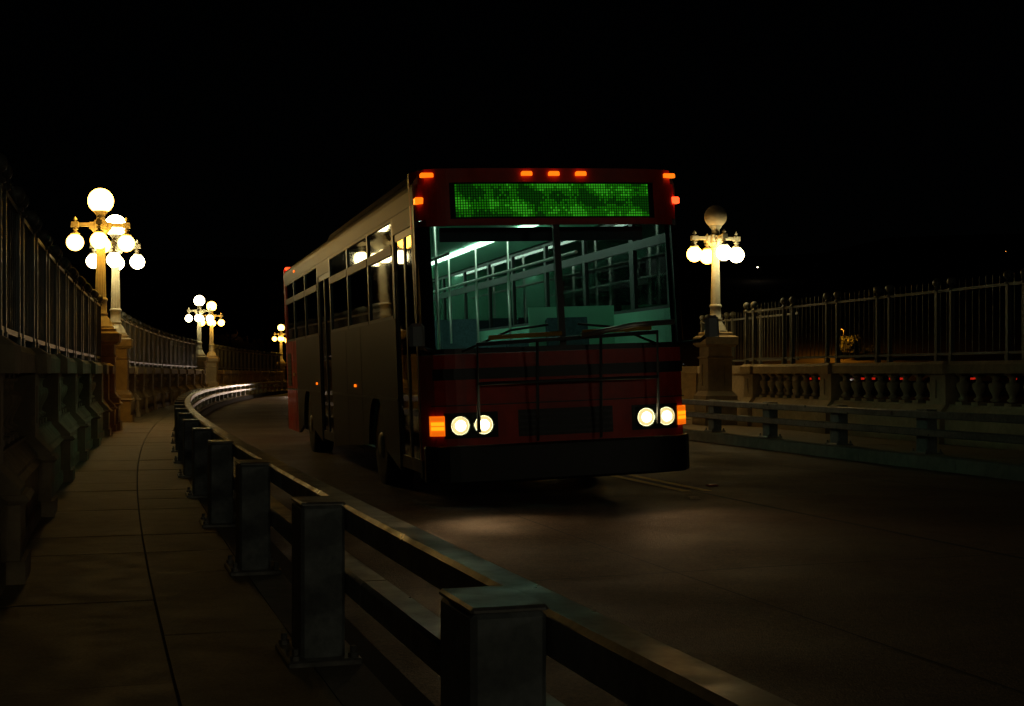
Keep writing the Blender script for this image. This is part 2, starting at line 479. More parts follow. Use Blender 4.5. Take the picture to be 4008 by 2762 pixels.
def lamp_meshes():
    out = {}
    m = MB()     # base, z = 0 on the pier cap
    m.lathe([(.235, 0), (.235, .035), (.215, .05), (.20, .11), (.165, .17), (.125, .22), (.115, .245), (.132, .26), (.132, .28), (.112, .295), (.108, .50), (.122, .515), (.132, .54), (.122, .56), (.10, .575)], 24)
    out["base"] = m
    m = MB()     # fluted tapering shaft
    rings = []; nf = 16
    for z in [.57 + i * .105 for i in range(12)]:
        r = .098 - .022 * (z - .57) / 1.15
        ring = []
        for j in range(nf * 3):
            a = 2 * math.pi * j / (nf * 3)
            ring.append(((r - (.010 if j % 3 == 0 else 0)) * math.cos(a), (r - (.010 if j % 3 == 0 else 0)) * math.sin(a), z))
        rings.append(ring)
    m.loft(rings, True, True, False)
    out["shaft"] = m
    m = MB()
    m.lathe([(.08, 1.70), (.095, 1.72), (.095, 1.74), (.082, 1.75), (.10, 1.79), (.125, 1.83), (.13, 1.86)], 20)
    m.box(-.115, .115, -.115, .115, 1.86, 2.01, .012)
    m.lathe([(.115, 2.005), (.085, 2.03), (.075, 2.06), (.082, 2.11), (.115, 2.155), (.135, 2.19), (.135, 2.235), (.12, 2.24)], 20)
    out["capital"] = m
    m = MB()     # one arm along +x
    m.box(.10, .20, -.05, .05, 1.875, 1.985, .008)
    m.box(.20, .40, -.032, .032, 1.90, 1.97, .006)
    m.box(.22, .38, -.037, .037, 1.925, 1.945)
    m.box(.39, .535, -.052, .052, 1.885, 1.985, .01)
    m.lathe([(.03, 0), (.045, .012), (.016, .05)], 10, (.0, .0, .0), axis='x') if False else None
    m.lathe([(.012, 1.985), (.022, 1.995), (.018, 2.01), (.046, 2.02), (.046, 2.03), (.002, 2.085)], 4, (.46, 0, 0), False)
    m.lathe([(.028, 1.885), (.028, 1.86), (.055, 1.85), (.055, 1.835), (.03, 1.825), (.035, 1.80), (.062, 1.785), (.085, 1.77), (.085, 1.745), (.07, 1.74)], 16, (.46, 0, 0))
    pts = [(.105, 1.87), (.21, 1.87), (.17, 1.84), (.125, 1.78), (.105, 1.76)]
    m.prism(pts, -.03, .03, 'y')
    out["arm"] = m
    return out
LM = lamp_meshes(); LME = {}
for k, m_ in LM.items():
    LME[k] = m_.mesh(k); LME[k].materials.append(LAMPM)
TOPG, SIDEG = MB().sphere((0, 0, 2.385), .235, 24, 16), MB().sphere((.46, 0, 1.60), .158, 20, 14)
GCACHE = {}
def globe_me(top, m):
    k = (top, m.name)
    if k not in GCACHE:
        me = (TOPG if top else SIDEG).mesh("globe"); me.materials.append(m); GCACHE[k] = me
    return GCACHE[k]

def pier(side, s, label, group, rc=None):
    rc = rc or RB[side][0]
    o = thing("lamp_pier", label, "pier", P(rc, s, SW), phi(s), group)
    part("shaft", PIER_ME, None, o); part("pier_cap", PIERC_ME, None, o)
    return o
def lamp(side, s, label, group, top, sides, rc=None):
    rc = rc or RB[side][0]
    o = thing("street_lamp", label, "street lamp", P(rc, s, SW + 1.903), phi(s), group)
    for k in ("base", "shaft", "capital"): part(k, LME[k], None, o)
    part("globe", globe_me(True, top), None, o)
    for k in range(4):
        a = part("arm", LME["arm"], None, o, (0, 0, 0), k * math.pi / 2)
        part("globe", globe_me(False, sides[k]), None, a)
    return o

LAMPS_L = {(-1, 0): -8.3, (0, 0): 26.6, (0, 1): 30.9, (1, 0): 61.5, (1, 1): 66.5, (2, 0): 96.4, (2, 1): 101.7}
ltxt = {
 (-1, 0): ("five-globe lamp on the left parapet behind the viewer", [G_COOL] * 5),
 (0, 0): ("tall five-globe lamp with yellow post, largest of the left lamps, on the nearest pier", [G_WARM, G_WARM, G_WARM, G_AMB, G_WARM]),
 (0, 1): ("whitish five-globe lamp overlapped by the larger yellow lamp in front of it", [G_WHITE] * 5),
 (1, 0): ("pale-posted lamp, left one of the small distant pair at the bend", [G_WHITE] * 5),
 (1, 1): ("yellow-posted lamp, right one of the small distant pair at the bend", [G_WARM] * 5),
 (2, 0): ("smallest lit lamp, right beside the rear edge of the bus", [G_AMB, G_WARM, G_WARM, G_WARM, G_WARM]),
 (2, 1): ("farthest left lamp, hidden behind the rear corner of the bus", [G_WARM] * 5),
}
ptxt = {(-1, 0): "stone lamp pier behind the viewer on the left",
 (0, 0): "dark stone pier under the largest yellow lamp at the end of the near left fence", (0, 1): "amber-lit stone pier right of the dark near pier on the left",
 (1, 0): "dim stone pier under the pale lamp of the distant pair", (1, 1): "amber-lit small stone pier under the yellow lamp of the distant pair",
 (2, 0): "tiny stone pier under the smallest lamp beside the bus", (2, 1): "farthest stone pier behind the rear corner of the bus"}
rtxt = {
 (-1, 0): ("five-globe lamp on the right parapet behind the viewer", [G_COOL] * 5),
 (0, 0): ("lamp right of the bus with a dark unlit top globe and four lit globes", [G_OFF, G_WHITE, G_WARM, G_WARM, G_WHITE]),
 (0, 1): ("farther lamp at the bus's right front corner, its top globe unlit", [G_OFF, G_WARM, G_WHITE, G_WHITE, G_WHITE]),
 (1, 0): ("nearer distant right-hand lamp seen through the bus windows", [G_WARM] * 5),
 (1, 1): ("farther distant right-hand lamp seen through the bus windows", [G_WARM] * 5),
}
rptx = {(-1, 0): "stone lamp pier behind the viewer on the right",
 (0, 0): "stone pier under the lamp with the dark top globe right of the bus", (0, 1): "stone pier behind the bus's right front corner",
 (1, 0): "nearer distant right-hand pier behind the bus", (1, 1): "farther distant right-hand pier behind the bus"}
for (k, i), (lab, g) in ltxt.items():
    s = LAMPS_L[(k, i)]
    pier('L', s, ptxt[(k, i)], "lamp piers along the left parapet")
    lamp('L', s, lab, "five-globe lamps along the left parapet", g[0], g[1:])
for (k, i), (lab, g) in rtxt.items():
    s = (26.3, 32.0)[i] + 34.9 * k; rp_ = 309.4
    pier('R', s, rptx[(k, i)], "lamp piers along the right parapet", rp_)
    lamp('R', s, lab, "five-globe lamps along the right parapet", g[0], g[1:], rp_)

balustrade('L', [-2.35 + .0, 1.05, 4.35, 7.65, 10.95, 14.25, 17.55, 20.85, 24.15, 26.03], "stone balustrade in the left foreground, between viewer and the nearest pier")
balustrade('L', [31.5, 34.7, 38.0, 41.3, 44.6, 47.9, 51.2, 54.5, 57.8, 60.9], "dim stone balustrade beyond the nearest pier, left of the bend")
balustrade('L', [67.1, 70.0, 73.3, 76.6, 79.9, 83.2, 86.5, 89.8, 93.1, 95.8], "farthest stone balustrade, between the distant lamp pair and the bus", each=False)
balustrade('R', [3.65, 7.3, 10.95, 14.6, 18.3, 22.0, 25.45], "stone balustrade on the far right with open urn balusters")
balustrade('R', [32.9, 36.5, 40.1, 43.7, 47.3, 50.9, 54.5, 58.1, 62.0], "stone balustrade of the right parapet behind the bus", each=False)
fence('L', -2.0, 26.25, 1.65, "tall iron ball-post fence in the left foreground", phase=.40)
fence('L', 31.2, 61.2, 1.65, "iron ball-post fence beyond the nearest left pier", each=False, phase=.55)
fence('L', 67.0, 96.2, 1.65, "farthest iron fence, between the distant lamp pair and the bus", each=False, phase=.5)
fence('R', 5.0, 26.0, 1.843, "iron ball-post fence on the far right", phase=.5)
fence('R', 32.6, 62.2, 1.8, "iron ball-post fence on the right, behind the bus", each=False, phase=.6)

# the alcoves between the two piers of a pair: parapet and fence stand further out
def alcove(side, sa, sb, txt):
    rc, sg = RB[side]
    ro = rc + sg * 1.25
    mid = P(ro, (sa + sb) / 2, SW)
    o = thing("alcove_parapet", txt[0], "parapet", mid)
    part("floor", MB().sweep([(rc - .1, -.3), (rc - .1, SW - .004), (ro + sg * .3, SW - .004), (ro + sg * .3, -.3)], sa - .4, sb + .4, .8, mid), CONC, o)
    part("wall", MB().sweep([(ro - .16, SW), (ro - .16, SW + 1.06), (ro + .16, SW + 1.06), (ro + .16, SW)], sa - .3, sb + .3, .8, mid), STONE, o)
    part("coping", MB().sweep([(ro - .2, SW + 1.061), (ro - .2, SW + 1.236), (ro + .2, SW + 1.236), (ro + .2, SW + 1.061)], sa - .35, sb + .35, .8, mid), STONE2, o)
    for s, d in ((sa, 1), (sb, -1)):
        r1, r2 = (rc + sg * .38, ro - sg * .21)
        lo, hi = min(r1, r2), max(r1, r2)
        part("return_wall", MB().sweep([(lo, SW), (lo, SW + 1.06), (hi, SW + 1.06), (hi, SW)], s - .14, s + .14, .3, mid), STONE, o)
        part("coping", MB().sweep([(lo, SW + 1.061), (lo, SW + 1.236), (hi, SW + 1.236), (hi, SW + 1.061)], s - .18, s + .18, .4, mid), STONE2, o)
    fence(side, sa - .1, sb + .1, 1.7, txt[1], each=False, rc=ro, phase=.5)
alcove('L', 26.6, 30.9, ("stone alcove parapet between the two nearest left piers", "iron fence of the alcove between the two nearest left piers"))
alcove('R', 26.3, 32.0, ("stone alcove parapet between the two right piers", "iron fence of the alcove between the two right piers"))
alcove('L', 61.5, 66.5, ("stone alcove parapet between the distant left piers", "iron fence of the alcove between the distant left piers"))

# ------------------------------------------------------------------ guardrails
def guard(side, label, s_first, n_posts, pitch):
    sg = 1 if side == 'L' else -1
    rp = 320.10 if side == 'L' else 310.62
    rl = rp - sg * .134                       # rails on the road side of the posts
    mid = P(rp, s_first + 6, SW)
    root = thing("guardrail", label, "guardrail", mid)
    pm = MB().box(-.08, .08, -.13, .13, .012, .572, .012).mesh("post"); pm.materials.append(POSTM)
    cp = MB().box(-.0815, .0815, -.1315, .1315, .5725, .584, .006).mesh("post_cap"); cp.materials.append(RAILM)
    bp = MB().box(-.135, .135, -.185, .185, 0, .022, .006)
    bp = bp.mesh("base_plate"); bp.materials.append(RAILM)
    bo = MB().lathe([(.02, .022), (.02, .038), (.012, .04), (.012, .062), (.008, .064)], 6, smooth=False).mesh("bolt"); bo.materials.append(RAILM)
    for i in range(n_posts):
        s = s_first + i * pitch
        po = part("post", pm, None, root, P(rp, s, SW) - mid, phi(s))
        part("post_cap", cp, None, po)
        if s < 45:
            b_ = part("base_plate", bp, None, po)
            for x in (-.105, .105):
                for y in (-.155, .155): part("bolt", bo, None, po, (x, y, 0))
    s_end = s_first + (n_posts - 1) * pitch
    for zt, nm in ((.568, "top_rail"), (.335, "lower_rail")):
        s = s_first - 1.0 - (0 if nm == "top_rail" else 1.7); L_ = pitch * 3
        while s < s_end:
            c = .012; w = .052; z1, z0 = SW + zt, SW + zt - .098
            pr = [(rl - w + c, z0), (rl - w, z0 + c), (rl - w, z1 - c), (rl - w + c, z1), (rl + w - c, z1), (rl + w, z1 - c), (rl + w, z0 + c), (rl + w - c, z0)]
            part(nm, MB().sweep(pr, s + .006, min(s + L_, s_end + .6) - .006, .65, mid), RAILM, root)
            s += L_
    return root
guard('L', "low steel guardrail with box posts curving along the left pavement", .71, 43, 2.29)
guard('R', "low steel guardrail in front of the right balustrade", 6.3, 25, 2.42)

# raised road studs
for i, (s, o_, m_, txt) in enumerate(((11.9, .34, "white_stud", "pale road stud beside the yellow line, nearer one"), (13.2, -.42, "red_stud", "dull red road stud on the far side of the yellow line"))):
    q = P(ROAD_C + o_, s); q.z = road_z(ROAD_C + o_) + .003
    t = MB(); t.loft([[(-.055, -.05, 0), (.055, -.05, 0), (.055, .05, 0), (-.055, .05, 0)], [(-.045, -.022, .018), (.045, -.022, .018), (.045, .022, .018), (-.045, .022, .018)]])
    o = part("road_stud", t, mat(m_, (0.5, 0.42, 0.3) if i == 0 else (0.3, 0.06, 0.03), .4), None, q, phi(s))
    o["label"] = txt; o["category"] = "road stud"

# ------------------------------------------------------------------ the bus
BUS_POS = Vector((.52, 12.3, 0.012)); BUS_YAW = R(15.3)
bus = thing("bus", "red front city bus with lit green windows driving out of the bend", "bus", BUS_POS, BUS_YAW)
bus.rotation_euler = (0, R(-2.1), BUS_YAW)
HW = 1.28
def fy(x, z=1.0):
    u = min(abs(x) / HW, 1.0)
    return .36 * (1 - (1 - u ** 4.5) ** (1 / 3.2)) + (max(0, z - 1.42) * .075)
def front_panel(x0, x1, z0, z1, proud=0.0, thick=.04, nx=14, nz=3):
    m = MB(); front, back = [], []
    for j in range(nz + 1):
        z = z0 + (z1 - z0) * j / nz
        front.append([(x0 + (x1 - x0) * i / nx, fy(x0 + (x1 - x0) * i / nx, z) - proud, z) for i in range(nx + 1)])
    rings = []
    for row in front: rings.append(row + [(x, y + thick, z) for x, y, z in row[::-1]])
    m.loft(rings, True, True)
    return m
NX = 28
fm = part("front_mask", front_panel(-1.28, 1.28, .46, 1.42, 0, .05, NX, 6), BUSRED, bus)
part("trim_band", front_panel(-1.2, 1.2, 1.19, 1.29, .012, .02, NX, 1), DARK, fm)
part("trim_band", front_panel(-1.22, 1.22, .955, .965, .008, .01, NX, 1), BUSGREY, fm)
part("grille", front_panel(-.45, .45, .66, .90, .01, .02, 12, 1), DARK, fm)
for k in range(4): part("grille_bar", front_panel(-.44, .44, .68 + k * .055, .70 + k * .055, .02, .012, 12, 1), BUSGREY, fm)
bevel(part("bumper", front_panel(-1.275, 1.275, .26, .60, .07, .10, NX, 3), DARK, bus), .02)
part("windscreen_surround", front_panel(-1.28, 1.28, 1.421, 1.47, -.004, .05, NX, 1), DARK, bus)
for a, b in ((-1.17, -.025), (.025, 1.17)):
    part("windscreen", front_panel(a, b, 1.47, 2.58, -.01, .008, 16, 8), WINDSH, bus)
for a, b in ((-1.28, -1.165), (1.165, 1.28), (-.03, .03)):
    part("windscreen_pillar", front_panel(a, b, 1.47, 2.58, .0, .05, 6, 6), DARK, bus)
part("front_header", front_panel(-1.28, 1.28, 2.58, 2.64, .0, .05, NX, 1), BUSRED, bus)
sg_ = part("destination_sign", front_panel(-.98, .98, 2.64, 2.97, -.012, .03, NX, 2), SIGNGL, bus)
for a, b in ((-1.28, -.98), (.98, 1.28)):
    part("sign_cheek", front_panel(a, b, 2.64, 2.97, .0, .05, 8, 2), BUSRED, bus)
part("front_cap", front_panel(-1.28, 1.28, 2.97, 3.10, .0, .08, NX, 2), BUSRED, bus)
def dots(sel):
    m = MB()
    for j in range(13):
        z = 2.665 + j * .0235
        for i in range(78):
            x = -.92 + i * .0239
            if sel(i, j):
                y = fy(x, z) + .0095; d = .0085
                m.add([(x - d, y, z - d), (x + d, y, z - d), (x + d, y, z + d), (x - d, y, z + d)], [(0, 1, 2, 3)])
    return m
def glow(i, j): return .5 + .32 * math.sin(i * .42 + j * .25) * math.sin(i * .13 + 1.1) + .25 * math.cos(j * .62 - 3.2 + i * .05) + random.uniform(-.12, .12)
gl = {(i, j): glow(i, j) for i in range(78) for j in range(13)}
for lo_, hi_, m_ in ((-9, .38, LEDLOW), (.38, .72, LEDDIM), (.72, 9, LED)):
    o = part("led_dots", dots(lambda i, j: lo_ <= gl[i, j] < hi_), m_, sg_); o["kind"] = "stuff"
part("sign_glass", front_panel(-.98, .98, 2.64, 2.97, .006, .006, NX, 2), WINDSH, sg_)

def rblock(x0, x1, z0, z1, proud, depth):
    return front_panel(x0, x1, z0, z1, proud, depth, 6, 2)
for sd in (-1, 1):
    a, b = sorted((sd * .66, sd * 1.10))
    hl = part("headlight", front_panel(a - .02, b + .02, .665, .895, .006, .03, 8, 2), DARK, bus)
    for xx in (sd * .985, sd * .775):
        y0 = fy(xx) - .012
        bw = part("reflector", MB().lathe([(.092, y0 + .004), (.092, y0 - .022), (.086, y0 - .022), (.07, y0 - .006), (.07, y0)], 24, (xx, 0, .78), axis='y'), CHROME, hl)
        part("lamp_lens", MB().lathe([(.07, y0 - .006), (.066, y0 - .018), (.049, y0 - .027)], 24, (xx, 0, .78), axis='y'), HEADRIM, hl)
        part("bulb", MB().lathe([(.048, y0 - .024), (.046, y0 - .03), (.030, y0 - .036), (.004, y0 - .038)], 24, (xx, 0, .78), axis='y'), HEAD, hl)
    part("lens_cover", front_panel(a, b, .68, .88, .052, .006, 8, 2), WINDSH, hl)
    a2, b2 = sorted((sd * 1.115, sd * 1.235))
    ts = part("turn_signal", front_panel(a2, b2, .69, .87, .012, .02, 4, 2), AMBDIM, hl)
    for k in range(4): part("lens_rib", front_panel(a2 + .008, b2 - .008, .70 + k * .042, .732 + k * .042, .024, .014, 4, 2), AMBER if k in (1, 2) else AMBDIM, hl)
    for xx in (sd * .99, sd * .77):
        ld = bpy.data.lights.new("headlight_beam", 'SPOT'); ld.energy = 9; ld.color = (1.0, .56, .24)
        ld.spot_size = R(78); ld.spot_blend = .85; ld.shadow_soft_size = .06
        lo = bpy.data.objects.new("headlight_beam", ld); COL.objects.link(lo); lo.parent = hl
        lo.location = (xx, fy(xx) - .09, .78); lo.rotation_euler = (R(90 - 11), 0, R(180))
    # roof-edge and corner marker lamps
    xm = sd * 1.17
    m_ = MB().lathe([(.034, 0), (.034, .03), (.02, .042)], 12, (0, 0, 0), axis='y')
    mk = part("marker_lamp", MB().box(xm - .06, xm + .06, fy(xm, 3.0) - .035, fy(xm, 3.0) + .02, 3.025, 3.065, .01), MARK, bus)
    xc = sd * 1.235
    part("corner_lamp", MB().box(xc - .045, xc + .05, fy(xc, 2.8) - .03, fy(xc, 2.8) + .05, 2.79, 2.85, .01), MARK if sd < 0 else REDMARK, bus)
for xm in (-.26, 0, .26):
    part("marker_lamp", MB().box(xm - .05, xm + .05, fy(xm, 3.0) - .035, fy(xm, 3.0) + .02, 3.03, 3.068, .01), MARK, bus)

# sides
FY0 = .34
def arch(y, r=.56, n=10, zc=.46):
    return [(y - r * math.cos(math.pi * i / n), max(.30, zc + r * math.sin(math.pi * i / n))) for i in range(n + 1)]
Y_F, Y_R, LEN = 2.75, 9.05, 11.95
ZS, ZT = 1.80, 2.80
def side(sd):
    x0, x1 = (-HW, -HW + .05) if sd < 0 else (HW - .05, HW)
    doors = [(.42, 1.42), (6.2, 7.4)] if sd < 0 else []
    segs = []
    y = FY0
    for d0, d1 in doors: segs.append((y, d0)); y = d1
    segs.append((y, LEN))
    for a, b in segs:
        if b - a < .02: continue
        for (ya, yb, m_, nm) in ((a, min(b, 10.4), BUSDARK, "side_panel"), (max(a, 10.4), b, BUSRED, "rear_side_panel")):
            if yb - ya < .02: continue
            poly = [(ya, .30)]
            for w in (Y_F, Y_R):
                if ya < w - .56 and yb > w + .56: poly += arch(w)
            poly += [(yb, .30), (yb, ZS), (ya, ZS)]
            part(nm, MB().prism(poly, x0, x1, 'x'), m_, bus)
    # rub rail and skirt lines
    for a, b in segs:
        for (za, zb) in ((.985, 1.01), (.66, .672)):
            ya, yb = a + .01, b - .01
            if yb - ya > .2 and (za > .9):
                part("rub_rail", MB().box(min(x0, x1) - (.008 if sd < 0 else -.05), max(x0, x1) - (.05 if sd < 0 else -.008), ya, yb, za, zb), BUSGREY, bus)
    for a, b in segs:
        yy = a + 1.1
        while yy < b - .4:
            if all(abs(yy - w) > .62 for w in (Y_F, Y_R)):
                part("panel_seam", MB().box((x0 - .002) if sd < 0 else x1 - .004, x0 + .004 if sd < 0 else x1 + .002, yy, yy + .012, .36, ZS - .02), DARK, bus)
            yy += 1.15
    # window band
    wins = [(1.52, 2.98), (3.06, 4.52), (4.60, 6.1), (7.5, 8.96), (9.04, 10.5), (10.58, 11.8)] if sd < 0 else [(.5, 1.4), (1.52, 2.98), (3.06, 4.52), (4.60, 6.1), (6.18, 7.42), (7.5, 8.96), (9.04, 10.5), (10.58, 11.8)]
    xa, xb = (x0 + .004, x1) if sd < 0 else (x0, x1 - .004)
    ys = FY0; prev = FY0
    blocks = wins + [(d0, d1) for d0, d1 in doors]; blocks.sort()
    for a, b in blocks:
        if a - prev > .01: part("window_pillar", MB().box(xa, xb, prev, a, ZS, ZT), DARK, bus)
        prev = b
    part("window_pillar", MB().box(xa, xb, prev, LEN, ZS, ZT), BUSRED if True else DARK, bus)
    for a, b in wins:
        w = part("window_frame", MB().box(xa - .006 if sd < 0 else xa, xb if sd < 0 else xb + .006, a, b, ZS, ZS + .035).box(xa - .006 if sd < 0 else xa, xb if sd < 0 else xb + .006, a, b, 2.44, 2.53).box(xa, xb, a, b, 2.765, ZT), BUSGREY, bus)
        part("pane", MB().box(x0 + .02, x0 + .026, a + .005, b - .005, ZS + .035, 2.44), WINDOW, w)
        part("transom_pane", MB().box(x0 + .02, x0 + .026, a + .005, b - .005, 2.53, 2.765), WINDOW, w)
    for d0, d1 in doors:
        dr = part("door", MB().box(xa + .01, xb, d0 + .003, d0 + .05, .34, 2.62).box(xa + .01, xb, d1 - .05, d1 - .003, .34, 2.62).box(xa + .01, xb, (d0 + d1) / 2 - .035, (d0 + d1) / 2 + .035, .34, 2.62)
                  .box(xa + .011, xb - .001, d0 + .05, d1 - .05, .34, .46).box(xa + .011, xb - .001, d0 + .05, d1 - .05, 2.55, 2.62), DARK, bus)
        for a, b in ((d0 + .05, (d0 + d1) / 2 - .035), ((d0 + d1) / 2 + .035, d1 - .05)):
            part("pane", MB().box(x0 + .025, x0 + .031, a, b, .46, 2.55), WINDOW, dr)
        part("door_header", MB().box(xa, xb, d0, d1, 2.62, ZT), BUSGREY, bus)
    # cove panel curving into the roof
    pts = []
    for i in range(7):
        a = math.pi / 2 * i / 6
        pts.append((HW - .16 * (1 - math.cos(a)) if i else HW, 2.94 + .16 * math.sin(a)))
    prof = [(HW, ZT)] + pts
    inner = [(x - .04, z - .02) for x, z in prof[::-1]]
    poly = [(sd * x, z) for x, z in prof + inner]
    part("roof_cove", MB().prism(poly, FY0, LEN, 'y'), BUSGREY, bus)
    # inner lining below the windows
    xi = x1 + .004 if sd < 0 else x0 - .034
    for a, b in segs:
        part("inner_lining", MB().box(xi, xi + .03, a, b, .45 if not (a < Y_F < b) else .45, ZS), INNER, bus)
side(-1); side(1)
part("roof", MB().box(-1.125, 1.125, .25, LEN, 3.05, 3.10), BUSROOF, bus)
fr = MB()
for sd in (-1, 1):
    pass
fr.loft([[(-1.16, y, 3.085), (-1.10, y, z), (1.10, y, z), (1.16, y, 3.085)] for y, z in ((.55, 3.11), (.85, 3.20), (7.2, 3.20), (7.6, 3.11))])
part("roof_fairing", fr, BUSROOF, bus)
part("roof_unit", MB().box(-.8, .8, 9.2, 11.2, 3.101, 3.24, .05), BUSROOF, bus)
# rear
rear = part("rear_wall", MB().box(-HW, HW, LEN, LEN + .06, .3, 3.06), BUSRED, bus)
part("rear_bumper", MB().box(-HW, HW, LEN + .06, LEN + .16, .32, .62, .02), DARK, rear)
for sd in (-1, 1):
    part("tail_light", MB().box(sd * 1.12 - .1, sd * 1.12 + .1, LEN + .06, LEN + .08, 1.0, 1.3), REDMARK, rear)
    part("rear_marker", MB().box(sd * 1.2 - .05, sd * 1.2 + .05, LEN - .12, LEN + .07, 3.061, 3.10), REDMARK, rear)
sm_ = MB().box(-HW - .014, -HW - .002, 10.2, 10.34, 2.90, 2.93)
part("side_marker", sm_, MARK, bus)
part("side_reflector", MB().box(-HW - .012, -HW - .001, 10.62, 10.92, 1.22, 1.27), mat("reflector_strip", (.6, .5, .3), .3), bus)
for y_ in (4.1, 7.75):
    part("side_marker", MB().box(-HW - .014, -HW - .001, y_, y_ + .10, 1.10, 1.13), MARK, bus)
part("fuel_hatch", MB().box(-HW - .006, -HW - .0005, 10.55, 11.1, .62, 1.02), BUSRED, bus)
part("engine_grille", MB().box(-HW - .008, -HW - .0005, 11.2, 11.75, 1.05, 1.6), DARK, bus)
for k in range(7): part("grille_slat", MB().box(-HW - .014, -HW - .0085, 11.22, 11.73, 1.08 + k * .073, 1.105 + k * .073), BUSGREY, bus)
# floor, ceiling, interior
part("floor", MB().box(-1.2, 1.2, .42, LEN, .36, .42), mat("bus_floor", (.08, .08, .08), .6), bus)
part("ceiling", MB().box(-1.19, 1.19, .48, LEN - .01, 2.93, 2.96), INNER, bus)
for sd in (-1, 1):
    part("ceiling_cove", MB().prism([(sd * 1.19, 2.805), (sd * 1.19, 2.928), (sd * .85, 2.928)], .6, LEN - .02, 'y'), INNER, bus)
    for k in range(6):
        y0 = 1.0 + k * 1.85
        part("ceiling_light", MB().box(sd * .70 - .06, sd * .70 + .06, y0, y0 + 1.72, 2.895, 2.927, .01), TUBE, bus)
part("rear_lining", MB().box(-1.19, 1.19, LEN - .05, LEN - .005, .43, 2.92), INNER, bus)
part("engine_bulkhead", MB().box(-1.19, 1.19, 11.0, LEN - .06, .43, 1.35), INNER, bus)
SEAT = MB()
SEAT.box(-.22, .22, -.22, .24, .38, .47, .03)
SEAT.prism([(.20, .42), (.27, .42), (.36, 1.12), (.31, 1.14)], -.215, .215, 'x')
SEAT.box(-.03, .03, -.1, .1, 0, .38)
SEAT_ME = SEAT.mesh("seat"); SEAT_ME.materials.append(SEATM)
for row in range(10):
    y = 2.6 + row * .83
    lift = .42 if y < 7.3 else .85
    for x in (-.95, -.48, .48, .95):
        if x < 0 and 6.0 < y < 7.6: continue
        part("seat", SEAT_ME, None, bus, (x, y, lift))
part("rear_floor", MB().box(-1.19, 1.19, 7.7, 10.98, .42, .85), mat("bus_floor", (.08, .08, .08), .6), bus)
for x in (-.68, .68):
    part("grab_rail", MB().tube([(x, 1.6, 2.45), (x, 11.0, 2.45)], .017), STEEL, bus)
    for y in (2.2, 4.3, 5.95, 7.6, 9.4): part("grab_pole", MB().tube([(x, y, .43), (x, y, 2.92)], .017), STEEL, bus)
# driver's place
dp = part("dashboard", MB().prism([(.38, 1.0), (.38, 1.40), (.60, 1.44), (.95, 1.22), (.95, 1.0)], -1.1, 1.1, 'x'), DARK, bus)
wh = MB()
ring = [(.62 + .21 * math.cos(a), 1.02 + .09 * math.sin(a) * 1.6, 1.33 + .14 * math.sin(a)) for a in [2 * math.pi * i / 24 for i in range(25)]]
wh.tube(ring, .016, 8); wh.tube([(.62, .9, 1.2), (.62, 1.02, 1.33)], .03)
part("steering_wheel", wh, DARK, bus)
st = MB(); st.box(.38, .86, 1.25, 1.75, .85, 1.0, .03); st.prism([(1.66, 1.0), (1.80, 1.0), (1.88, 1.75), (1.80, 1.78)], .40, .84, 'x'); st.box(.45, .79, 1.4, 1.7, .42, .85)
part("driver_seat", st, SEATM, bus)
part("driver_partition", MB().box(.25, 1.2, 1.96, 1.99, .43, 1.9), INNER, bus)
part("fare_box", MB().box(-.35, -.1, .95, 1.2, .42, 1.35, .02), STEEL, bus)
part("sun_visor", MB().box(-1.0, 1.0, .52, .55, 2.47, 2.60), mat("visor_blue", (.02, .05, .11), .5), bus)
# wheels
def wheel(x, y, w=.28):
    t = MB(); t.lathe([(.30, -w / 2), (.44, -w / 2), (.478, -w / 2 + .04), (.484, 0), (.478, w / 2 - .04), (.44, w / 2), (.30, w / 2)], 28, (0, 0, 0), axis='x')
    o = part("wheel", MB().lathe([(.305, -w / 2 + .03), (.30, -.02), (.17, -w / 2 + .06 - .03), (.12, -w / 2 - .02 + .0), (.05, -w / 2 - .02)], 20, axis='x'), RIM, bus, (x, y, .484))
    part("tyre", t, RUBBER, o)
    return o
for y in (Y_F, Y_R):
    wheel(-1.09, y); o = wheel(1.09, y); o.rotation_euler = (0, 0, math.pi)
    part("wheel_well", MB().box(-1.19, 1.19, y - .58, y + .58, .90, 1.04), DARK, bus)
# mirrors, wipers, cycle rack
for sd in (-1, 1):
    mi = part("mirror_arm", MB().tube([(sd * 1.16, .2, 1.46), (sd * 1.3, -.10, 1.47), (sd * 1.40, -.16, 1.56)], .018), DARK, bus)
    part("mirror", MB().box(sd * 1.39 - .07, sd * 1.39 + .07, -.21, -.14, 1.5, 1.70, .03), mat("mirror_housing", (.25, .28, .28), .4), mi)
    part("wiper", MB().tube([(sd * .95, fy(.95, 1.45) - .03, 1.44), (sd * .5, fy(.5, 1.6) - .045, 1.62), (sd * .14, fy(.2, 1.85) - .04, 1.66)], .011), DARK, bus)
rk = part("bicycle_rack", MB().tube([(-.85, -.13, .72), (-.85, -.17, 1.50), (.85, -.17, 1.56), (.85, -.13, .72)], .02).tube([(-.85, -.15, 1.15), (.85, -.15, 1.15)], .016).tube([(-.3, -.1, .62), (-.3, -.18, 1.52)], .014).tube([(.3, -.1, .62), (.3, -.18, 1.54)], .014), mat("rack_steel", (.09, .095, .1), .5, metal=.3), bus)
part("rack_bar", MB().tube([(-.75, -.20, 1.555), (-.08, -.21, 1.575)], .02), RACKY, rk)
part("rack_bar", MB().tube([(.12, -.21, 1.58), (.78, -.20, 1.60)], .02), RACKY, rk)
part("rack_arm", MB().tube([(.1, -.22, 1.55), (.6, -.23, 1.63), (1.0, -.21, 1.65)], .024), STEEL, rk)

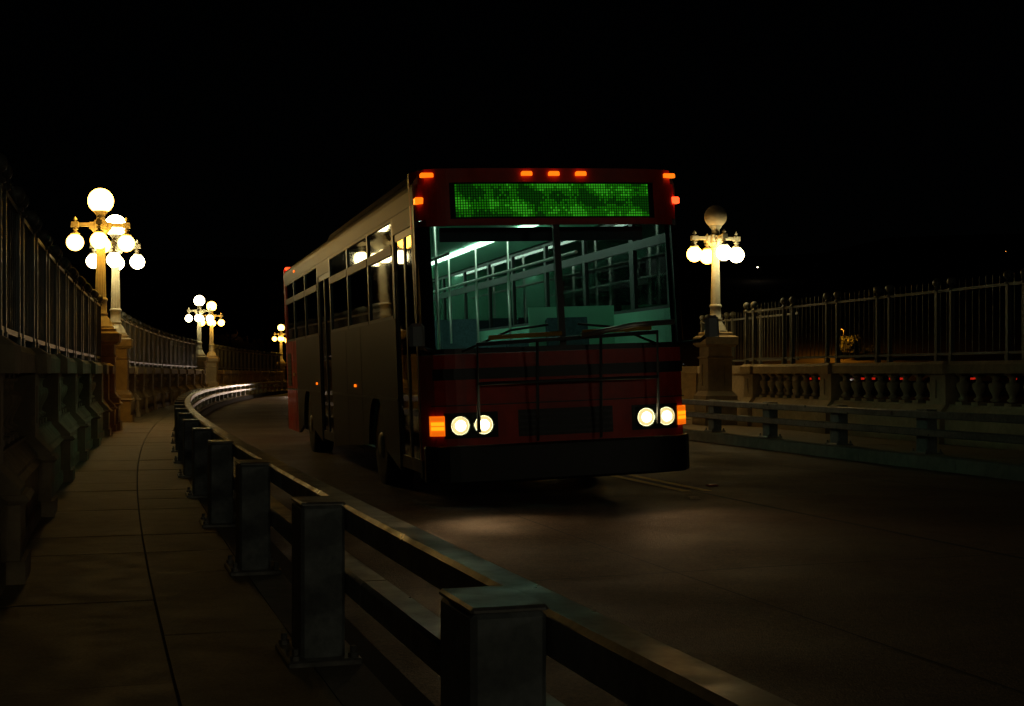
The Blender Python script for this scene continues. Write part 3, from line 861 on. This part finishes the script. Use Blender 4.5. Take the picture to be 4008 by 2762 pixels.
# ------------------------------------------------------------------ cars
def car_proto(name, paint, head=None, tail=None):
    o = thing(name, "car", "car")
    # y: front at -2.2, rear at +2.2
    secs = [(-2.2, .78, .32, .62), (-2.05, .86, .22, .70), (-1.5, .90, .2, .80), (-.6, .91, .2, .92), (1.3, .91, .2, .95), (1.9, .88, .22, .93), (2.15, .84, .3, .88)]
    m = MB(); m.loft([[(-w, y, z0), (w, y, z0), (w * 1.0, y, z1 - .12), (w * .9, y, z1), (-w * .9, y, z1), (-w, y, z1 - .12)] for y, w, z0, z1 in secs])
    bevel(part("body", m, paint, o), .04)
    m = MB(); m.loft([[(-.80, -1.05, .88), (.80, -1.05, .88), (.82, 1.6, .92), (-.82, 1.6, .92)], [(-.62, -.35, 1.40), (.62, -.35, 1.40), (.62, .95, 1.42), (-.62, .95, 1.42)]])
    cb = part("cabin_glass", m, CARGL, o)
    part("roof", MB().box(-.63, .63, -.36, .96, 1.40, 1.45, .02), paint, o)
    for x in (-.8, .8):
        for y in (-1.35, 1.3):
            w = part("wheel", MB().lathe([(.2, -.1), (.3, -.1), (.32, -.06), (.32, .06), (.3, .1), (.2, .1)], 18, axis='x'), RUBBER, o, (x, y, .32))
            part("rim", MB().lathe([(.2, -.09), (.2, .09)], 14, axis='x'), RIM, w)
    for x in (-.64, .64):
        part("headlight", MB().box(x - .16, x + .16, -2.2, -2.08, .55, .67, .01), head or CHROME, o)
        part("tail_light", MB().box(x - .19, x + .19, 2.08, 2.19, .62, .84, .01), tail or REDMARK, o)
    return o
follow = car_proto("car", CARP[0], CARHEAD)
sF = 76.0
q = P(317.4, sF); q.z = road_z(317.4)
follow.location = q; follow.rotation_euler = (0, 0, phi(sF))
follow["label"] = "silver car hidden behind the bus, its headlights lighting the road at the bend"
for x in (-.64, .64):
    ld = bpy.data.lights.new("car_headlight_beam", 'SPOT'); ld.energy = 240; ld.color = (1.0, .74, .56)
    ld.spot_size = R(48); ld.spot_blend = .8; ld.shadow_soft_size = .05
    lo = bpy.data.objects.new("car_headlight_beam", ld); COL.objects.link(lo); lo.parent = follow
    lo.location = (x, -2.28, .62); lo.rotation_euler = (R(90 - 6.0), 0, R(180))

# the far freeway with tail lights, seen between the balusters
FW_Z = -.05
struct("far_freeway", MB().box(8, 110, 146, 160, FW_Z - 1.2, FW_Z), FARROAD)
struct("far_freeway_barrier", MB().box(8, 110, 145.6, 145.95, FW_Z - 1.2, FW_Z + .5), FARROAD)
proto = car_proto("car", CARP[3], None, TAILL)
ORD = ["first", "second", "third", "fourth", "fifth", "sixth", "seventh", "eighth", "ninth", "tenth", "eleventh", "twelfth", "thirteenth", "fourteenth", "fifteenth"]
for i in range(15):
    o = proto if i == 0 else copy_tree(proto)
    o.location = (23.6 + i * 2.62 + (.5 if i % 3 == 1 else 0), (149.0, 152.4, 157.6)[i % 3] if i != 6 else 152.4, FW_Z + .002); o.rotation_euler = (0, 0, R(190))
    o["label"] = ORD[i] + " from the left of the far red-tail-lit cars beyond the right balusters"
    o["group"] = "cars on the far freeway"
wh_ = car_proto("car", CARP[2], CARHEAD)
wh_.location = (1925 - 1158 and (1925 - 1158) / 3050 * 155.5, 155.5, FW_Z + .002); wh_.rotation_euler = (0, 0, R(-14))
wh_["label"] = "pale far-off car with white headlights between the right balusters"

# ------------------------------------------------------------------ far hillside: street lights, tree, house
def far_lamp(px, py, Y, h, label, colr, strength, watts=0):
    x = (px - 1158) / 3050 * Y; zt = 1.22 + (845 - py) / 3050 * Y
    zb = zt - h
    o = thing("far_street_light", label, "street light", (x, Y, zb))
    part("pole", MB().tube([(0, 0, -2), (0, 0, h - .3), (-.25, 0, h), (-.9, 0, h + .1)], [.11, .08, .07, .05]), IRON, o)
    hd = part("lamp_head", MB().box(-1.25, -.75, -.14, .14, h + .04, h + .16, .02), IRON, o)
    part("lens", MB().sphere((-1.0, 0, h + .02), .16, 10, 6, .6), mat("far_light_" + label[:9].strip().replace(" ", "_"), (.8, .7, .5), .4, emit=(colr, strength)), hd)
    if watts:
        ld = bpy.data.lights.new("street_light_glow", 'POINT'); ld.energy = watts; ld.color = colr; ld.shadow_soft_size = .15
        lo = bpy.data.objects.new("street_light_glow", ld); COL.objects.link(lo); lo.parent = o; lo.location = (-1.0, 0, h - .18)
    return o
far_lamp(1721, 604, 420, 7, "white hillside light high above the right fence", (1.0, .8, .6), 60)
far_lamp(2282, 568, 420, 7, "faint orange hillside light near the right edge of the photo", (1.0, .5, .1), 2.0)
far_lamp(2232, 663, 400, 6, "dim greenish light behind the pickets at the far right", (.5, .9, .3), .7)
far_lamp(1908.5, 744, 262, 5.5, "orange street light beside the lit tree behind the right fence", (1.0, .34, .02), 6, 2200)
far_lamp(1553, 823, 230, 4.5, "tiny bluish-white light low behind the right front of the bus", (.85, .85, 1.0), 25)

def tree(loc, h, rad, label, leafm, n_leaf=2600, seed=1):
    rg = random.Random(seed)
    o = thing("tree", label, "tree", loc)
    t = MB(); t.tube([(0, 0, -1), (.05, 0, h * .3), (.12, .05, h * .6), (.1, .1, h * .9)], [.035 * h, .025 * h, .015 * h, .004 * h], 8)
    cl = []
    for k in range(11):
        a = k * 2.4; z = h * (.35 + .5 * k / 11)
        e = (math.cos(a) * rad * rg.uniform(.4, .8), math.sin(a) * rad * rg.uniform(.4, .8), z + h * .14)
        t.tube([(.08, .03, z - h * .08), ((e[0]) * .5, e[1] * .5, z), e], [.012 * h, .008 * h, .003 * h], 6); cl.append((e, rad * rg.uniform(.3, .48)))
    cl.append(((0, 0, h * .92), rad * .4))
    part("trunk", t, BARK, o)
    c = MB(); ls = rad * .09
    for i in range(n_leaf):
        (ex, ey, ez), cr = cl[i % len(cl)]
        d = Vector((rg.gauss(0, 1), rg.gauss(0, 1), rg.gauss(0, 1))).normalized() * cr * (rg.random() ** .45)
        p = Vector((ex, ey, ez)) + d
        u = Vector((rg.gauss(0, 1), rg.gauss(0, 1), rg.gauss(0, 1))).normalized(); w = u.orthogonal().normalized()
        l_ = ls * rg.uniform(.6, 1.4)
        c.add([p - u * l_, p + w * l_ * .5, p + u * l_, p - w * l_ * .5], [(0, 1, 2, 3)])
    part("crown", c, leafm, o)
    return o
Yt = 264
tree(((1924 - 1158) / 3050 * Yt, Yt, 1.0), 7.4, 2.4, "orange-lit leafy tree behind the right fence", LEAF, 3200, 3)
tree(((1958 - 1158) / 3050 * 272, 272, 1.5), 5.0, 2.2, "low dark bushy tree right of the orange-lit tree", LEAF, 2000, 5)
tree(((600 - 1158) / 3050 * 250, 250, 0.5), 16, 6, "tall dark tree behind the far left fence beside the bus", LEAF2, 2600, 8)
tree(((520 - 1158) / 3050 * 285, 285, 5), 11, 4.5, "dark tree left of the dim orange house wall", LEAF2, 2200, 9)

hx = (552 - 1158) / 3050 * 300
hs = thing("house", "dim orange-lit gabled house beyond the distant left lamps", "house", (hx, 300, 9.4))
part("wall", MB().box(-1.6, .55, 0, 5, -1, 3.9), PLASTER, hs)
part("gable_wall", MB().prism([(.85, -1), (3.4, -1), (3.4, 3.9), (2.1, 6.0), (.85, 3.9)], -.6, 5, 'y'), PLASTER, hs)
rf = part("roof", MB().prism([(.55, 3.75), (2.1, 6.25), (3.7, 3.75), (3.7, 3.95), (2.1, 6.5), (.55, 3.95)], -.9, 5.3, 'y').box(-1.8, .8, -.3, 5.3, 3.91, 4.1), ROOFT, hs)
part("chimney", MB().box(2.8, 3.3, 2, 2.6, 4.6, 6.6), PLASTER, rf)
for x in (-1.0,):
    w = part("window", MB().box(x - .35, x + .35, -.04, .05, 1.0, 2.2), DARK, hs)
    part("pane", MB().box(x - .29, x + .29, -.05, -.041, 1.06, 2.14), CARGL, w)
w = part("window", MB().box(1.7, 2.5, -.64, -.55, 1.0, 2.3), DARK, hs); part("pane", MB().box(1.76, 2.44, -.65, -.641, 1.06, 2.24), CARGL, w)
pl = part("porch_lamp", MB().lathe([(.08, 2.7), (.12, 2.8), (.12, 2.95), (.03, 3.05)], 10, (.35, -.35, 0)), mat("porch_lamp_glass", (.8, .6, .3), .4, emit=((1, .5, .12), 2)), hs)
ld = bpy.data.lights.new("porch_lamp_glow", 'POINT'); ld.energy = 22; ld.color = (1.0, .42, .08); ld.shadow_soft_size = .1
lo = bpy.data.objects.new("porch_lamp_glow", ld); COL.objects.link(lo); lo.parent = pl; lo.location = (.2, -1.1, 2.4)
